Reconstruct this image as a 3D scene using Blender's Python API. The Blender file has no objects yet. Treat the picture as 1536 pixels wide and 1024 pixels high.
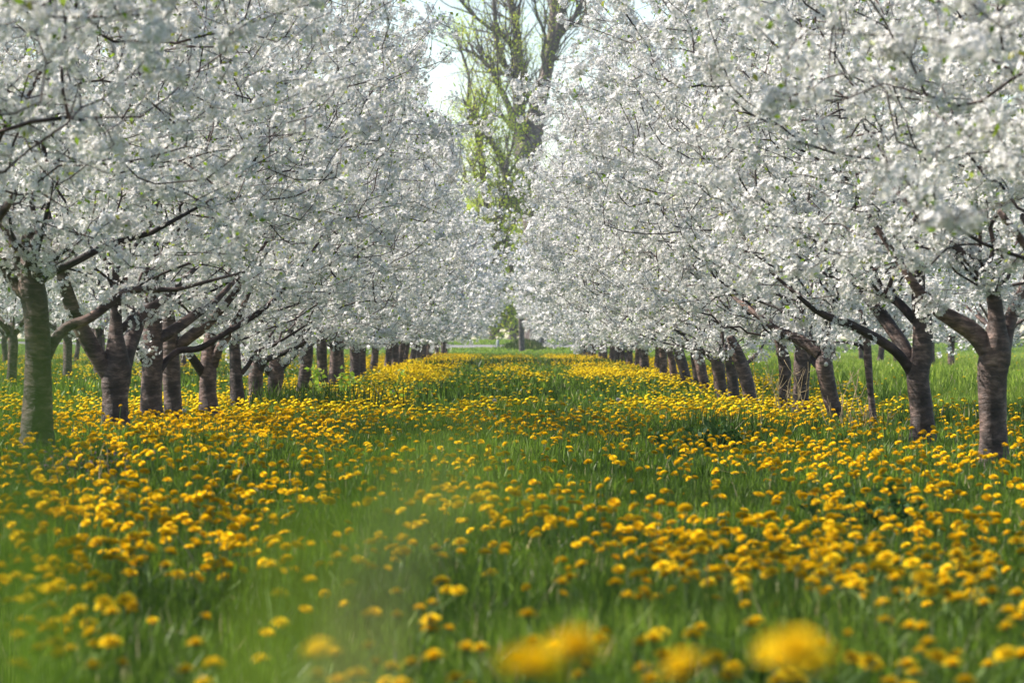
import bpy, math, time
import numpy as np
from mathutils import Vector, Euler
T0 = time.time()
sc = bpy.context.scene
C = sc.collection
rad = math.radians

# ------------------------------------------------------------------ camera, sky, sun
CAMZ, FPX, VX, VY = 0.85, 5760.0, 770.0, 505.0      # photo pixels (1536 wide)
cd = bpy.data.cameras.new('camera'); cam = bpy.data.objects.new('camera', cd); C.objects.link(cam)
cd.lens = 135; cd.sensor_width = 36; cd.clip_start = 0.05; cd.clip_end = 4000
cam.location = (0, 0, CAMZ); cam.rotation_euler = (rad(90), 0, 0)
cd.shift_x = -2/1536; cd.shift_y = -7/1536
cd.dof.use_dof = True; cd.dof.focus_distance = 36; cd.dof.aperture_fstop = 6.6; cd.dof.aperture_blades = 0
sc.camera = cam

SUN_EL, SUN_AZ = 45.0, -77.0        # azimuth: degrees clockwise from +Y (the view direction)
w = bpy.data.worlds.new('World'); sc.world = w; w.use_nodes = True
nt = w.node_tree
sky = nt.nodes.new('ShaderNodeTexSky'); sky.sky_type = 'NISHITA'; sky.sun_disc = False
sky.sun_elevation = rad(SUN_EL); sky.sun_rotation = rad(SUN_AZ); sky.air_density = 1.0; sky.dust_density = 0.25; sky.ozone_density = 1.0
bg = nt.nodes['Background']; bg.inputs['Strength'].default_value = 0.085
nt.links.new(sky.outputs[0], bg.inputs[0])
sd = bpy.data.lights.new('sun', 'SUN'); sun = bpy.data.objects.new('sun', sd); C.objects.link(sun)
sd.energy = 5.0; sd.angle = rad(0.6); sd.color = (1.0, 0.93, 0.82)
el, az = rad(SUN_EL), rad(SUN_AZ)
dirv = Vector((math.sin(az)*math.cos(el), math.cos(az)*math.cos(el), math.sin(el)))
sun.rotation_euler = dirv.to_track_quat('Z', 'Y').to_euler()
sun.location = (-30, 20, 40)
vs = sc.view_settings
vs.view_transform = 'Standard'; vs.look = 'None'; vs.exposure = 1.28; vs.gamma = 1.0
cy = sc.cycles
cy.max_bounces = 7; cy.diffuse_bounces = 2; cy.glossy_bounces = 2; cy.transmission_bounces = 4; cy.transparent_max_bounces = 8

# ------------------------------------------------------------------ materials
def ramp(nt, fac, stops):
    r = nt.nodes.new('ShaderNodeValToRGB'); e = r.color_ramp.elements
    while len(e) < len(stops): e.new(0.5)
    for k, (p, c) in enumerate(stops): e[k].position = p; e[k].color = (*c, 1)
    nt.links.new(fac, r.inputs[0]); return r.outputs[0]

def leafy(name, stops, transl, attr='tint', rough=0.6, spec=0.2, tcol=None):
    """thin leaf or petal: diffuse/glossy front plus light passing through; colour from a per-leaf attribute"""
    m = bpy.data.materials.new(name); m.use_nodes = True; n = m.node_tree; n.nodes.clear()
    out = n.nodes.new('ShaderNodeOutputMaterial')
    a = n.nodes.new('ShaderNodeAttribute'); a.attribute_name = attr
    col = ramp(n, a.outputs['Fac'], stops)
    p = n.nodes.new('ShaderNodeBsdfPrincipled'); p.inputs['Roughness'].default_value = rough
    p.inputs['Specular IOR Level'].default_value = spec
    n.links.new(col, p.inputs['Base Color'])
    t = n.nodes.new('ShaderNodeBsdfTranslucent')
    if tcol:
        mx0 = n.nodes.new('ShaderNodeMix'); mx0.data_type = 'RGBA'; mx0.blend_type = 'MULTIPLY'; mx0.inputs[0].default_value = 1
        n.links.new(col, mx0.inputs[6]); mx0.inputs[7].default_value = (*tcol, 1); n.links.new(mx0.outputs[2], t.inputs[0])
    else: n.links.new(col, t.inputs[0])
    mx = n.nodes.new('ShaderNodeMixShader'); mx.inputs[0].default_value = transl
    n.links.new(p.outputs[0], mx.inputs[1]); n.links.new(t.outputs[0], mx.inputs[2]); n.links.new(mx.outputs[0], out.inputs[0])
    return m

M = {}
M['petal'] = leafy('blossom_petal', [(0.0, (0.30, 0.32, 0.08)), (0.12, (0.52, 0.50, 0.42)), (0.3, (0.68, 0.66, 0.655)), (1.0, (0.88, 0.86, 0.86))], 0.22)
M['leaf'] = leafy('young_leaf', [(0.0, (0.14, 0.24, 0.02)), (0.6, (0.24, 0.36, 0.03)), (1.0, (0.34, 0.33, 0.06))], 0.45)
M['maple_leaf'] = leafy('maple_leaf', [(0.0, (0.30, 0.44, 0.025)), (0.6, (0.50, 0.60, 0.04)), (1.0, (0.66, 0.66, 0.09))], 0.45)
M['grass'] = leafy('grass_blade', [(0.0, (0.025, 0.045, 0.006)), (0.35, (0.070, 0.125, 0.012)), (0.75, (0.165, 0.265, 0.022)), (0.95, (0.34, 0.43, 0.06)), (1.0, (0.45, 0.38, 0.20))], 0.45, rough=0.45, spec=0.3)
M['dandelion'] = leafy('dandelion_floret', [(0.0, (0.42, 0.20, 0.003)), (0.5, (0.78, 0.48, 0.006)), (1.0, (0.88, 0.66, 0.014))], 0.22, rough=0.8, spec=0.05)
M['stem'] = leafy('flower_stem', [(0.0, (0.10, 0.17, 0.03)), (1.0, (0.17, 0.24, 0.07))], 0.15)
M['wood'] = leafy('far_foliage', [(0.0, (0.06, 0.09, 0.03)), (0.6, (0.11, 0.15, 0.04)), (1.0, (0.17, 0.17, 0.07))], 0.3)
M['weed'] = leafy('weed_leaf', [(0.0, (0.02, 0.06, 0.012)), (1.0, (0.06, 0.13, 0.02))], 0.3)
M['seed'] = leafy('seed_hair', [(0.0, (0.55, 0.53, 0.50)), (1.0, (0.75, 0.74, 0.72))], 0.5)
M['hay'] = leafy('dry_stalk', [(0.0, (0.28, 0.20, 0.11)), (1.0, (0.42, 0.33, 0.19))], 0.15)
M['nettle'] = leafy('nettle_leaf', [(0.0, (0.05, 0.09, 0.03)), (0.6, (0.12, 0.10, 0.07)), (1.0, (0.38, 0.20, 0.30))], 0.3)

def bark(name, dark, mid, light, band=14.0, side=4.2, lichen=None):
    m = bpy.data.materials.new(name); m.use_nodes = True; n = m.node_tree; p = n.nodes['Principled BSDF']
    tc = n.nodes.new('ShaderNodeTexCoord')
    mp = n.nodes.new('ShaderNodeMapping'); mp.inputs['Scale'].default_value = (side, side, band)
    nd = n.nodes.new('ShaderNodeTexNoise'); nd.inputs['Scale'].default_value = 5; nd.inputs['Detail'].default_value = 3; n.links.new(tc.outputs['Object'], nd.inputs['Vector'])
    ma = n.nodes.new('ShaderNodeMix'); ma.data_type = 'VECTOR'; ma.inputs[0].default_value = 0.10; n.links.new(tc.outputs['Object'], ma.inputs[4]); n.links.new(nd.outputs['Color'], ma.inputs[5]); n.links.new(ma.outputs[1], mp.inputs[0])
    n1 = n.nodes.new('ShaderNodeTexNoise'); n1.inputs['Scale'].default_value = 2.6; n1.inputs['Detail'].default_value = 6; n1.inputs['Roughness'].default_value = 0.65
    n.links.new(mp.outputs[0], n1.inputs['Vector'])
    n2 = n.nodes.new('ShaderNodeTexNoise'); n2.inputs['Scale'].default_value = 7; n2.inputs['Detail'].default_value = 5
    n.links.new(tc.outputs['Object'], n2.inputs['Vector'])
    c1 = ramp(n, n1.outputs[0], [(0.25, dark), (0.5, mid), (0.78, light)])
    c2 = ramp(n, n2.outputs[0], [(0.36, (0.30, 0.28, 0.27)), (0.52, (0.85, 0.82, 0.80)), (0.66, (1.9, 1.75, 1.65))])
    mx = n.nodes.new('ShaderNodeMix'); mx.data_type = 'RGBA'; mx.blend_type = 'MULTIPLY'; mx.inputs[0].default_value = 0.8
    n.links.new(c1, mx.inputs[6]); n.links.new(c2, mx.inputs[7])
    oi = n.nodes.new('ShaderNodeObjectInfo'); cv = ramp(n, oi.outputs['Random'], [(0.0, (0.62, 0.58, 0.58)), (0.5, (0.95, 0.88, 0.88)), (1.0, (1.25, 1.08, 1.03))])
    mz = n.nodes.new('ShaderNodeMix'); mz.data_type = 'RGBA'; mz.blend_type = 'MULTIPLY'; mz.inputs[0].default_value = 1
    n.links.new(mx.outputs[2], mz.inputs[6]); n.links.new(cv, mz.inputs[7]); n.links.new(mz.outputs[2], p.inputs['Base Color'])
    p.inputs['Roughness'].default_value = 0.62; p.inputs['Specular IOR Level'].default_value = 0.35
    b = n.nodes.new('ShaderNodeBump'); b.inputs['Strength'].default_value = 0.9; b.inputs['Distance'].default_value = 0.02
    n.links.new(n1.outputs[0], b.inputs['Height']); n.links.new(b.outputs[0], p.inputs['Normal'])
    return m
M['bark'] = bark('cherry_bark', (0.022, 0.015, 0.013), (0.085, 0.060, 0.052), (0.30, 0.225, 0.195))
M['twig'] = bark('cherry_twig_bark', (0.014, 0.008, 0.008), (0.040, 0.026, 0.024), (0.09, 0.06, 0.055), band=8)
M['maple_bark'] = bark('maple_bark', (0.05, 0.045, 0.045), (0.14, 0.125, 0.12), (0.24, 0.22, 0.21), band=0.6, side=3.0)

def ground_mat():
    m = bpy.data.materials.new('meadow_soil'); m.use_nodes = True; n = m.node_tree; p = n.nodes['Principled BSDF']
    tc = n.nodes.new('ShaderNodeTexCoord')
    a = n.nodes.new('ShaderNodeTexNoise'); a.inputs['Scale'].default_value = 0.9; a.inputs['Detail'].default_value = 8
    b = n.nodes.new('ShaderNodeTexNoise'); b.inputs['Scale'].default_value = 30; b.inputs['Detail'].default_value = 6
    n.links.new(tc.outputs['Object'], a.inputs[0]); n.links.new(tc.outputs['Object'], b.inputs[0])
    ca = ramp(n, a.outputs[0], [(0.35, (0.022, 0.065, 0.012)), (0.65, (0.075, 0.16, 0.022))])
    cb = ramp(n, b.outputs[0], [(0.3, (0.5, 0.5, 0.5)), (0.7, (1.25, 1.2, 1.1))])
    mx = n.nodes.new('ShaderNodeMix'); mx.data_type = 'RGBA'; mx.blend_type = 'MULTIPLY'; mx.inputs[0].default_value = 1
    n.links.new(ca, mx.inputs[6]); n.links.new(cb, mx.inputs[7]); n.links.new(mx.outputs[2], p.inputs[0]); p.inputs['Roughness'].default_value = 1.0; p.inputs['Specular IOR Level'].default_value = 0.05
    return m
M['ground'] = ground_mat()

def plain(name, c1, c2, scale=20, rough=0.85):
    m = bpy.data.materials.new(name); m.use_nodes = True; n = m.node_tree; p = n.nodes['Principled BSDF']
    tc = n.nodes.new('ShaderNodeTexCoord'); a = n.nodes.new('ShaderNodeTexNoise'); a.inputs['Scale'].default_value = scale; a.inputs['Detail'].default_value = 6
    n.links.new(tc.outputs['Object'], a.inputs[0]); n.links.new(ramp(n, a.outputs[0], [(0.35, c1), (0.65, c2)]), p.inputs[0])
    p.inputs['Roughness'].default_value = rough; return m
M['road'] = plain('road_asphalt', (0.13, 0.12, 0.125), (0.18, 0.165, 0.17), 3)
M['cut'] = plain('pruned_wood', (0.50, 0.46, 0.40), (0.68, 0.64, 0.58), 30)
M['post'] = plain('weathered_post', (0.30, 0.31, 0.33), (0.42, 0.43, 0.45), 6)

# ------------------------------------------------------------------ mesh helpers
def mesh_np(name, V, Q=None, T=None, mat=None, tint=None, smooth=False):
    me = bpy.data.meshes.new(name)
    V = np.asarray(V, np.float32).reshape(-1, 3)
    parts, starts, off = [], [], 0
    for A in (Q, T):
        if A is None or len(A) == 0: continue
        A = np.asarray(A, np.int32); k = A.shape[1]
        parts.append(A.ravel()); starts.append(np.arange(len(A), dtype=np.int32)*k + off); off += A.size
    L = np.concatenate(parts); S = np.concatenate(starts)
    me.vertices.add(len(V)); me.vertices.foreach_set('co', V.ravel())
    me.loops.add(len(L)); me.loops.foreach_set('vertex_index', L)
    me.polygons.add(len(S)); me.polygons.foreach_set('loop_start', S)
    if smooth: me.polygons.foreach_set('use_smooth', np.ones(len(S), bool))
    if tint is not None:
        at = me.attributes.new('tint', 'FLOAT', 'POINT'); at.data.foreach_set('value', np.asarray(tint, np.float32).ravel())
    me.update(calc_edges=True)
    if mat: me.materials.append(mat)
    return me

def link(name, me, parent=None, loc=(0, 0, 0), rotz=0.0, scale=(1, 1, 1)):
    o = bpy.data.objects.new(name, me); C.objects.link(o)
    o.location = loc; o.rotation_euler = (0, 0, rotz); o.scale = scale
    if parent: o.parent = parent
    return o
def empty(name, loc, label, cat, group=None, rotz=0.0):
    o = bpy.data.objects.new(name, None); C.objects.link(o); o.location = loc; o.rotation_euler = (0, 0, rotz)
    o.empty_display_size = 0.2; o['label'] = label; o['category'] = cat
    if group: o['group'] = group
    return o
def tag(o, label, cat, group=None):
    o['label'] = label; o['category'] = cat
    if group: o['group'] = group
    return o

def stamp(tmpl, R, S, P):
    """copies of template (k,3) at rotations (n,3,3), scales (n,) or (n,3), positions (n,3)"""
    S = np.asarray(S); S = S[:, None, None] if S.ndim == 1 else S[:, None, :]
    v = tmpl[None]*S
    return np.einsum('nij,nkj->nki', R, v) + P[:, None, :]
def faces(F, k, n):
    return (np.asarray(F, np.int32)[None] + (np.arange(n, dtype=np.int32)*k)[:, None, None]).reshape(-1, len(F[0]))
def basis_from_normal(N, spin):
    N = N/np.linalg.norm(N, axis=1, keepdims=True)
    up = np.where(np.abs(N[:, 2:3]) < 0.9, np.array([[0, 0, 1.0]]), np.array([[1.0, 0, 0]]))
    X = np.cross(up, N); X /= np.linalg.norm(X, axis=1, keepdims=True); Y = np.cross(N, X)
    c, s = np.cos(spin)[:, None], np.sin(spin)[:, None]
    return np.stack([X*c + Y*s, -X*s + Y*c, N], axis=2)

def smooth(a, b, x):
    t = np.clip((x-a)/(b-a), 0, 1); return t*t*(3-2*t)
class Tubes:
    """collects tapered tubes into one mesh"""
    def __init__(self): self.V = []; self.Q = []; self.n = 0
    def add(self, P, r, sides=8, rough=0.0, rng=None):
        P = np.asarray(P, float); r = np.asarray(r, float); n = len(P)
        T = np.gradient(P, axis=0); T /= np.linalg.norm(T, axis=1, keepdims=True) + 1e-9
        ref = np.array([0.31, 0.95, 0.05]) if abs(T[:, 1]).mean() < 0.8 else np.array([1.0, 0, 0.1])
        A = np.cross(T, ref); A /= np.linalg.norm(A, axis=1, keepdims=True) + 1e-9; B = np.cross(T, A)
        th = np.arange(sides)*2*math.pi/sides
        rr = r[:, None]*np.ones((1, sides))
        if rough and rng is not None:
            k1, k2 = rng.uniform(0, 6.28, 2); s = np.linspace(0, 1, n)[:, None]*n*0.35
            rr = rr*(1 + rough*(np.sin(2*th[None] + k1 + s*0.6) + 0.6*np.sin(3*th[None] + k2 - s) + rng.normal(0, 0.35, (n, sides))))
        V = P[:, None] + rr[..., None]*(np.cos(th)[None, :, None]*A[:, None] + np.sin(th)[None, :, None]*B[:, None])
        self.V.append(V.reshape(-1, 3))
        i = np.arange(n-1)[:, None]*sides; j = np.arange(sides)[None]; j2 = (j + 1) % sides
        q = np.stack([i + j, i + j2, i + sides + j2, i + sides + j], axis=-1).reshape(-1, 4) + self.n
        self.Q.append(q); self.n += n*sides
        cap = self.n - sides                        # close the tip
        self.V.append(P[-1:] + T[-1:]*r[-1]*0.3); self.n += 1
        jj = np.arange(sides); self.Q.append(np.stack([cap + jj, cap + (jj + 1) % sides, np.full(sides, self.n-1), np.full(sides, self.n-1)], axis=-1)[:0])
        self.caps = getattr(self, 'caps', []); self.caps.append(np.stack([cap + jj, cap + (jj+1) % sides, np.full(sides, self.n-1)], axis=-1))
    def mesh(self, name, mat):
        return mesh_np(name, np.concatenate(self.V), np.concatenate([q for q in self.Q if len(q)]), np.concatenate(self.caps), mat, smooth=True)

def spline(P, per=6):
    """Catmull-Rom resample of rows (any columns)"""
    P = np.asarray(P, float); P = np.vstack([2*P[0]-P[1], P, 2*P[-1]-P[-2]]); out = []
    for k in range(1, len(P)-2):
        for t in np.arange(per)/per:
            a, b, c, d = P[k-1:k+3]
            out.append(0.5*((2*b) + (c-a)*t + (2*a-5*b+4*c-d)*t*t + (3*b-a-3*c+d)*t**3))
    out.append(P[-2]); return np.array(out)

# ------------------------------------------------------------------ terrain
def G(x, y):
    x = np.asarray(x, float); y = np.asarray(y, float)
    z = 0.40*(1 - smooth(0.8, 8.5, y))
    z = z - 0.17*np.exp(-((y-50.5)/6.0)**2)*smooth(8.5, 2.0, np.abs(x)) if True else z
    z = z + 0.07*np.exp(-((x+3.2)/2.2)**2)*smooth(44, 24, y)*smooth(9, 16, y)
    z = z + 0.03*np.sin(x*0.9+1)*np.sin(y*0.21) + 0.015*np.sin(x*2.3+y*0.5)
    z = z - 0.035*np.exp(-((np.abs(x)-0.85)/0.35)**2)*smooth(9, 14, y)*smooth(180, 150, y)
    f = smooth(0, 1, (y-183)/34)*0.22 + np.clip((y-215)/10, 0, 1)*0.13 + smooth(225, 247, y)*0.21
    z = z + f + 0.30*np.exp(-(((x-0.6)/0.8)**2 + ((y-209)/3.0)**2))
    return z
def axis(segs):
    out = []
    for a, b, s in segs: out += list(np.arange(a, b, s))
    out.append(segs[-1][1]); return np.array(out)
xs = axis([(-260, -200, 60), (-200, -40, 16), (-40, -16, 2), (-16, 16, 0.25), (16, 40, 2), (40, 200, 16), (200, 260, 60)])
ys = axis([(-60, -4, 8), (-4, 14, 0.3), (14, 80, 0.6), (80, 260, 1.2), (260, 620, 30)])
XX, YY = np.meshgrid(xs, ys); ZZ = G(XX, YY)
nx, ny = len(xs), len(ys)
idx = np.arange(nx*ny).reshape(ny, nx)
Q = np.stack([idx[:-1, :-1], idx[:-1, 1:], idx[1:, 1:], idx[1:, :-1]], -1).reshape(-1, 4)
g = link('ground', mesh_np('ground', np.stack([XX, YY, ZZ], -1), Q, mat=M['ground'], smooth=True)); g['kind'] = 'structure'
# road beyond the orchard
rx = np.linspace(-200, 200, 401); ry = np.linspace(215.2, 224.6, 12); RX, RY = np.meshgrid(rx, ry); RY = RY + 0.8*np.clip(RX-1.5, 0, 400) + 0.8*np.clip(-RX-11, 0, 400)
RZ = G(RX, RY) + 0.03; ii = np.arange(RX.size).reshape(RX.shape)
Q = np.stack([ii[:-1, :-1], ii[:-1, 1:], ii[1:, 1:], ii[1:, :-1]], -1).reshape(-1, 4)
o = link('road', mesh_np('road', np.stack([RX, RY, RZ], -1), Q, mat=M['road'])); o['kind'] = 'structure'

def W(px, py, Z): return np.array([(px-VX)/FPX*Z, Z, CAMZ-(py-VY)/FPX*Z])

# ------------------------------------------------------------------ blossoms
def hashnoise(x, y, s, seed):
    r = np.random.default_rng(seed).uniform(0, 1, (256, 256)); u, v = x*s+500, y*s+500
    i, j = np.floor(u).astype(int), np.floor(v).astype(int); fu, fv = u-i, v-j; fu = fu*fu*(3-2*fu); fv = fv*fv*(3-2*fv)
    g_ = lambda a, b: r[a % 256, b % 256]
    return (g_(i, j)*(1-fu)+g_(i+1, j)*fu)*(1-fv) + (g_(i, j+1)*(1-fu)+g_(i+1, j+1)*fu)*fv
def flower_template():
    V = [(0, 0, 0)]; F = []
    for k in range(5):
        a = k*2*math.pi/5
        for rr, da, z in ((0.62, -0.47, 0.16), (1.0, 0.0, 0.34), (0.62, 0.47, 0.16)):
            V.append((rr*math.cos(a+da), rr*math.sin(a+da), z))
        b = 1 + 3*k; F.append((0, b, b+1, b+2))
    return np.array(V), F
FT, FF = flower_template()
def clusters(rng, P, per, rad_f, spread, detail=True):
    """flowers round each cluster point"""
    n = len(P)*per
    P = np.repeat(P, per, axis=0)
    D = rng.normal(size=(n, 3)); D /= np.linalg.norm(D, axis=1, keepdims=True)
    P = P + D*spread*np.repeat(rng.uniform(0.65, 1.25, n//per), per)[:, None]*rng.uniform(0.8, 1.08, (n, 1))
    N = D + rng.normal(0, 0.2, (n, 3)); R = basis_from_normal(N, rng.uniform(0, 6.28, n))
    s = rad_f*rng.uniform(0.75, 1.15, n)
    if detail:
        V = stamp(FT, R, s, P); k = len(FT); t = np.repeat(rng.uniform(0.3, 1, n)[:, None], k, 1); t[:, 0] = 0.0
        return V.reshape(-1, 3), faces(FF, k, n), t.ravel()
    tm = np.array([(-1, -0.25, 0), (-0.2, -1, 0.25), (1, -0.15, 0.0), (0.3, 0.95, 0.3)]); 
    V = stamp(tm, R, s, P); t = np.repeat(rng.uniform(0.15, 1, n)[:, None], 4, 1)
    return V.reshape(-1, 3), faces([(0, 1, 2, 3)], 4, n), t.ravel()
def leaf_mesh(name, rng, P, size, mat):
    n = len(P); tm = np.array([(0, 0, 0), (0.28, 0.5, 0.08), (0, 1.0, 0), (-0.28, 0.5, 0.08)])
    N = rng.normal(size=(n, 3)); N[:, 2] += 0.6
    V = stamp(tm, basis_from_normal(N, rng.uniform(0, 6.28, n)), size*rng.uniform(0.6, 1.3, n), P + rng.normal(0, 0.03, (n, 3)))
    return mesh_np(name, V, faces([(0, 1, 2, 3)], 4, n), mat=mat, tint=np.repeat(rng.uniform(0, 1, n), 4))

FORK = 0.95
def grow(rng, n_targets, rx=2.5, ry=2.2, top=5.05, bot=0.85, seg=0.14):
    """crown skeleton: scaffold limbs from the fork, then every target joins the nearest branch"""
    nodes = [np.array([0, 0, FORK])]; par = [-1]; plen = [0.0]; paths = []
    def path(start, end, bow, first_dir=None):
        a = nodes[start]; L = np.linalg.norm(end-a); k = max(2, int(L/seg))
        side = rng.normal(0, 1, 3); side[2] *= 0.5; ids = [start]; prev = start
        mid = (a+end)/2 + bow*L*np.array([0, 0, 1.0]) + side*L*0.13
        if first_dir is not None: mid = mid*0.55 + (a + first_dir*L*0.5)*0.45
        for i in range(1, k+1):
            t = i/k; p = (1-t)**2*a + 2*t*(1-t)*mid + t*t*end + (rng.normal(0, 0.026, 3) if i < k else 0)
            nodes.append(p); par.append(prev); plen.append(plen[prev] + np.linalg.norm(p-nodes[prev])); prev = len(nodes)-1; ids.append(prev)
        paths.append(ids)
    az0 = rng.uniform(0, 6.28)
    for i in range(6):
        a = az0 + i*1.047 + rng.uniform(-0.3, 0.3); e = rng.uniform(0.35, 0.75); L = rng.uniform(1.1, 1.6)
        d = np.array([math.cos(a)*math.cos(e), math.sin(a)*math.cos(e), math.sin(e)]); path(0, nodes[0]+d*L, rng.uniform(-0.12, 0.05))
    for i in range(3):
        d = np.array([rng.normal(0, 0.25), rng.normal(0, 0.25), 1.0]); path(0, nodes[0]+d*rng.uniform(1.6, 2.2), 0.0)
    lob = rng.uniform(0, 6.28, 6)
    Tg = []
    while len(Tg) < n_targets:
        d = rng.normal(size=3); d /= np.linalg.norm(d); r = rng.uniform(0, 1)**0.42
        ph, th = math.atan2(d[1], d[0]), d[2]
        lump = 1 + 0.07*math.sin(3*ph+lob[0]+2*th) + 0.05*math.sin(5*ph+lob[1]-4*th) + 0.05*math.sin(7*ph+lob[2]+6*th)
        hz = (top-bot)/2; flat = 1.0
        p = np.array([d[0]*rx*r*lump, d[1]*ry*r*lump, 0])
        zc = np.sign(d[2])*abs(d[2])**0.85*hz*r*lump
        p[2] = bot + hz*0.92 + zc
        rr = math.hypot(p[0]/rx, p[1]/ry)
        if p[2] < bot + 0.10*math.sin(4*ph+lob[3]) + 0.25*(1-min(1, rr)): continue
        Tg.append(p)
    Tg = np.array(Tg); Tg = Tg[np.argsort(np.linalg.norm((Tg-nodes[0])*[1, 1, 0.8], axis=1) + rng.normal(0, 0.15, len(Tg)))]
    for p in Tg:
        A = np.array(nodes); dd = np.linalg.norm(A-p, axis=1); cost = dd + 0.10*np.array(plen) + 0.35*(A[:, 2] > p[2]+0.15); s = int(np.argmin(cost))
        if dd[s] < 0.06: continue
        q = par[s]; fd = None
        if q >= 0:
            fd = nodes[s]-nodes[q]; fd = fd/(np.linalg.norm(fd)+1e-9)
        path(s, p, rng.uniform(-0.02, 0.10), fd)
    N = np.array(nodes); par_ = np.array(par); r = np.zeros(len(N)); acc = np.zeros(len(N))
    for i in range(len(N)-1, -1, -1):
        r[i] = max(0.0019, acc[i]**(1/2.35)) if acc[i] > 0 else 0.0019
        if par_[i] >= 0: acc[par_[i]] += r[i]**2.35
    r = np.minimum(r*1.0, 0.052)
    return N, par_, r, paths

def crown_variant(seed, n_t=950, low=False, **kw):
    rng = np.random.default_rng(seed)
    N, par, r, paths = grow(rng, n_t, **kw)
    tb, tw = Tubes(), Tubes()
    for ids in paths:
        ids2 = ids; rr = r[ids2].copy(); rr[0] = min(rr[0], rr[1]*1.15)
        if rr.max() > 0.011: tb.add(N[ids2], rr, 6 if low else 8)
        else: tw.add(N[ids2], rr*(1.6 if low else 1.15), 3 if low else 4)
    seg_ok = np.array([i for i in range(1, len(N)) if (r[i] < 0.013 or rng.uniform() < 0.22)])
    a, b = N[par[seg_ok]], N[seg_ok]
    k = 1 if low else 2
    t = rng.uniform(0, 1, (len(a), k, 1)); P = (a[:, None]*(1-t) + b[:, None]*t).reshape(-1, 3)
    off = rng.normal(0, 1, P.shape); off /= np.linalg.norm(off, axis=1, keepdims=True); P = P + off*rng.uniform(0.0, 0.035, (len(P), 1))
    if low:
        cl = hashnoise(P[:, 0]*1+P[:, 2]*.7, P[:, 1]+P[:, 2]*.9, 5.0, seed); P = P[rng.uniform(size=len(P)) < 0.25+0.75*smooth(.3, .6, cl)]; V, F, tn = clusters(rng, P, 9, 0.032, 0.055, False)
    else:
        cl = hashnoise(P[:, 0]*1+P[:, 2]*.7, P[:, 1]+P[:, 2]*.9, 6.5, seed)*.65 + hashnoise(P[:, 0]-P[:, 2]*.6, P[:, 1]+P[:, 2]*.5, 2.2, seed+1)*.35; P = P[rng.uniform(size=len(P)) < 0.04+0.78*smooth(.34, .60, cl)]
        V, F, tn = clusters(rng, P, 27, 0.0172, 0.054)
    lp = P[rng.integers(0, len(P), 1100 if low else 2600)] + rng.normal(0, 0.05, (1100 if low else 2600, 3))
    print('crown', seed, len(N), 'clusters', len(P), 'faces', len(F), round(time.time()-T0, 1))
    return dict(branch=tb.mesh('branches', M['twig']), twig=tw.mesh('twigs', M['twig']),
                blossom=mesh_np('blossom_crown', V, F, mat=M['petal'], tint=tn),
                leaf=leaf_mesh('young_leaves', rng, lp, 0.05 if low else 0.036, M['leaf']))
HI = [crown_variant(11), crown_variant(12), crown_variant(13), crown_variant(14)]
LO = [crown_variant(21, 900, True), crown_variant(22, 900, True), crown_variant(23, 900, True)]

def trunk_variant(seed):
    rng = np.random.default_rng(seed); tb = Tubes()
    lx, ly = rng.uniform(-0.12, 0.12, 2)
    P = spline([(0, 0, -0.35, 0.115), (0, 0, 0.05, 0.098), (lx*0.4, ly*0.4, 0.4, 0.085), (lx*0.7, ly*0.7, 0.75, 0.09), (0, 0, FORK+0.12, 0.07)], 5)
    tb.add(P[:, :3], P[:, 3], 12, 0.03, rng)
    for i in range(4):
        a = i*1.57 + rng.uniform(-0.5, 0.5)
        Q = spline([(0, 0, 0.78, 0.05), (0.12*math.cos(a), 0.12*math.sin(a), 0.95, 0.048), (0.42*math.cos(a), 0.42*math.sin(a), 1.15, 0.04), (0.9*math.cos(a), 0.9*math.sin(a), 1.5, 0.02)], 4)
        tb.add(Q[:, :3], Q[:, 3], 8, 0.03, rng)
    return tb.mesh('trunk', M['bark'])
TR = [trunk_variant(s) for s in (31, 32, 33, 34)]

ORD = ['first', 'second', 'third', 'fourth', 'fifth', 'sixth', 'seventh', 'eighth', 'ninth', 'tenth', 'eleventh', 'twelfth', 'thirteenth', 'fourteenth', 'fifteenth', 'sixteenth', 'seventeenth', 'eighteenth', 'nineteenth', 'twentieth', 'twenty-first', 'twenty-second', 'twenty-third', 'twenty-fourth', 'twenty-fifth', 'twenty-sixth', 'twenty-seventh', 'twenty-eighth', 'twenty-ninth', 'thirtieth', 'thirty-first', 'thirty-second', 'thirty-third', 'thirty-fourth', 'thirty-fifth', 'thirty-sixth', 'thirty-seventh', 'thirty-eighth', 'thirty-ninth', 'fortieth', 'forty-first', 'forty-second', 'forty-third', 'forty-fourth', 'forty-fifth']
rngT = np.random.default_rng(5)
def crown_parts(root, X, Y, var, scale=1.0, dz=0.0, dx=0.0, sx=1.0):
    if Y < 40 and abs(X) < 4: dz += 0.20*min(1, (40-Y)/6)
    if 27 < Y < 180 and abs(X) < 4: dz -= 0.10 + 0.24*min(1, max(0, (Y-34)/40)); scale *= 1.05*rngT.uniform(.96, 1.05)
    if Y > 27 and 2 < X < 4: dx -= 0.26 + 0.14*min(1, max(0, (Y-60)/60))
    if Y > 70 and -4 < X < -2: dx += 0.05
    rz = rngT.uniform(0, 6.28) if Y > 1e9 else rngT.choice([0.0, math.pi]) + rngT.uniform(-0.35, 0.35)
    sc_ = (scale*sx, scale, scale*rngT.uniform(0.96, 1.04))
    for nm, key in (('branches', 'branch'), ('twigs', 'twig'), ('blossom_crown', 'blossom'), ('young_leaves', 'leaf')):
        link(nm, var[key], root, (dx, 0, dz), rz, sc_)
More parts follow.
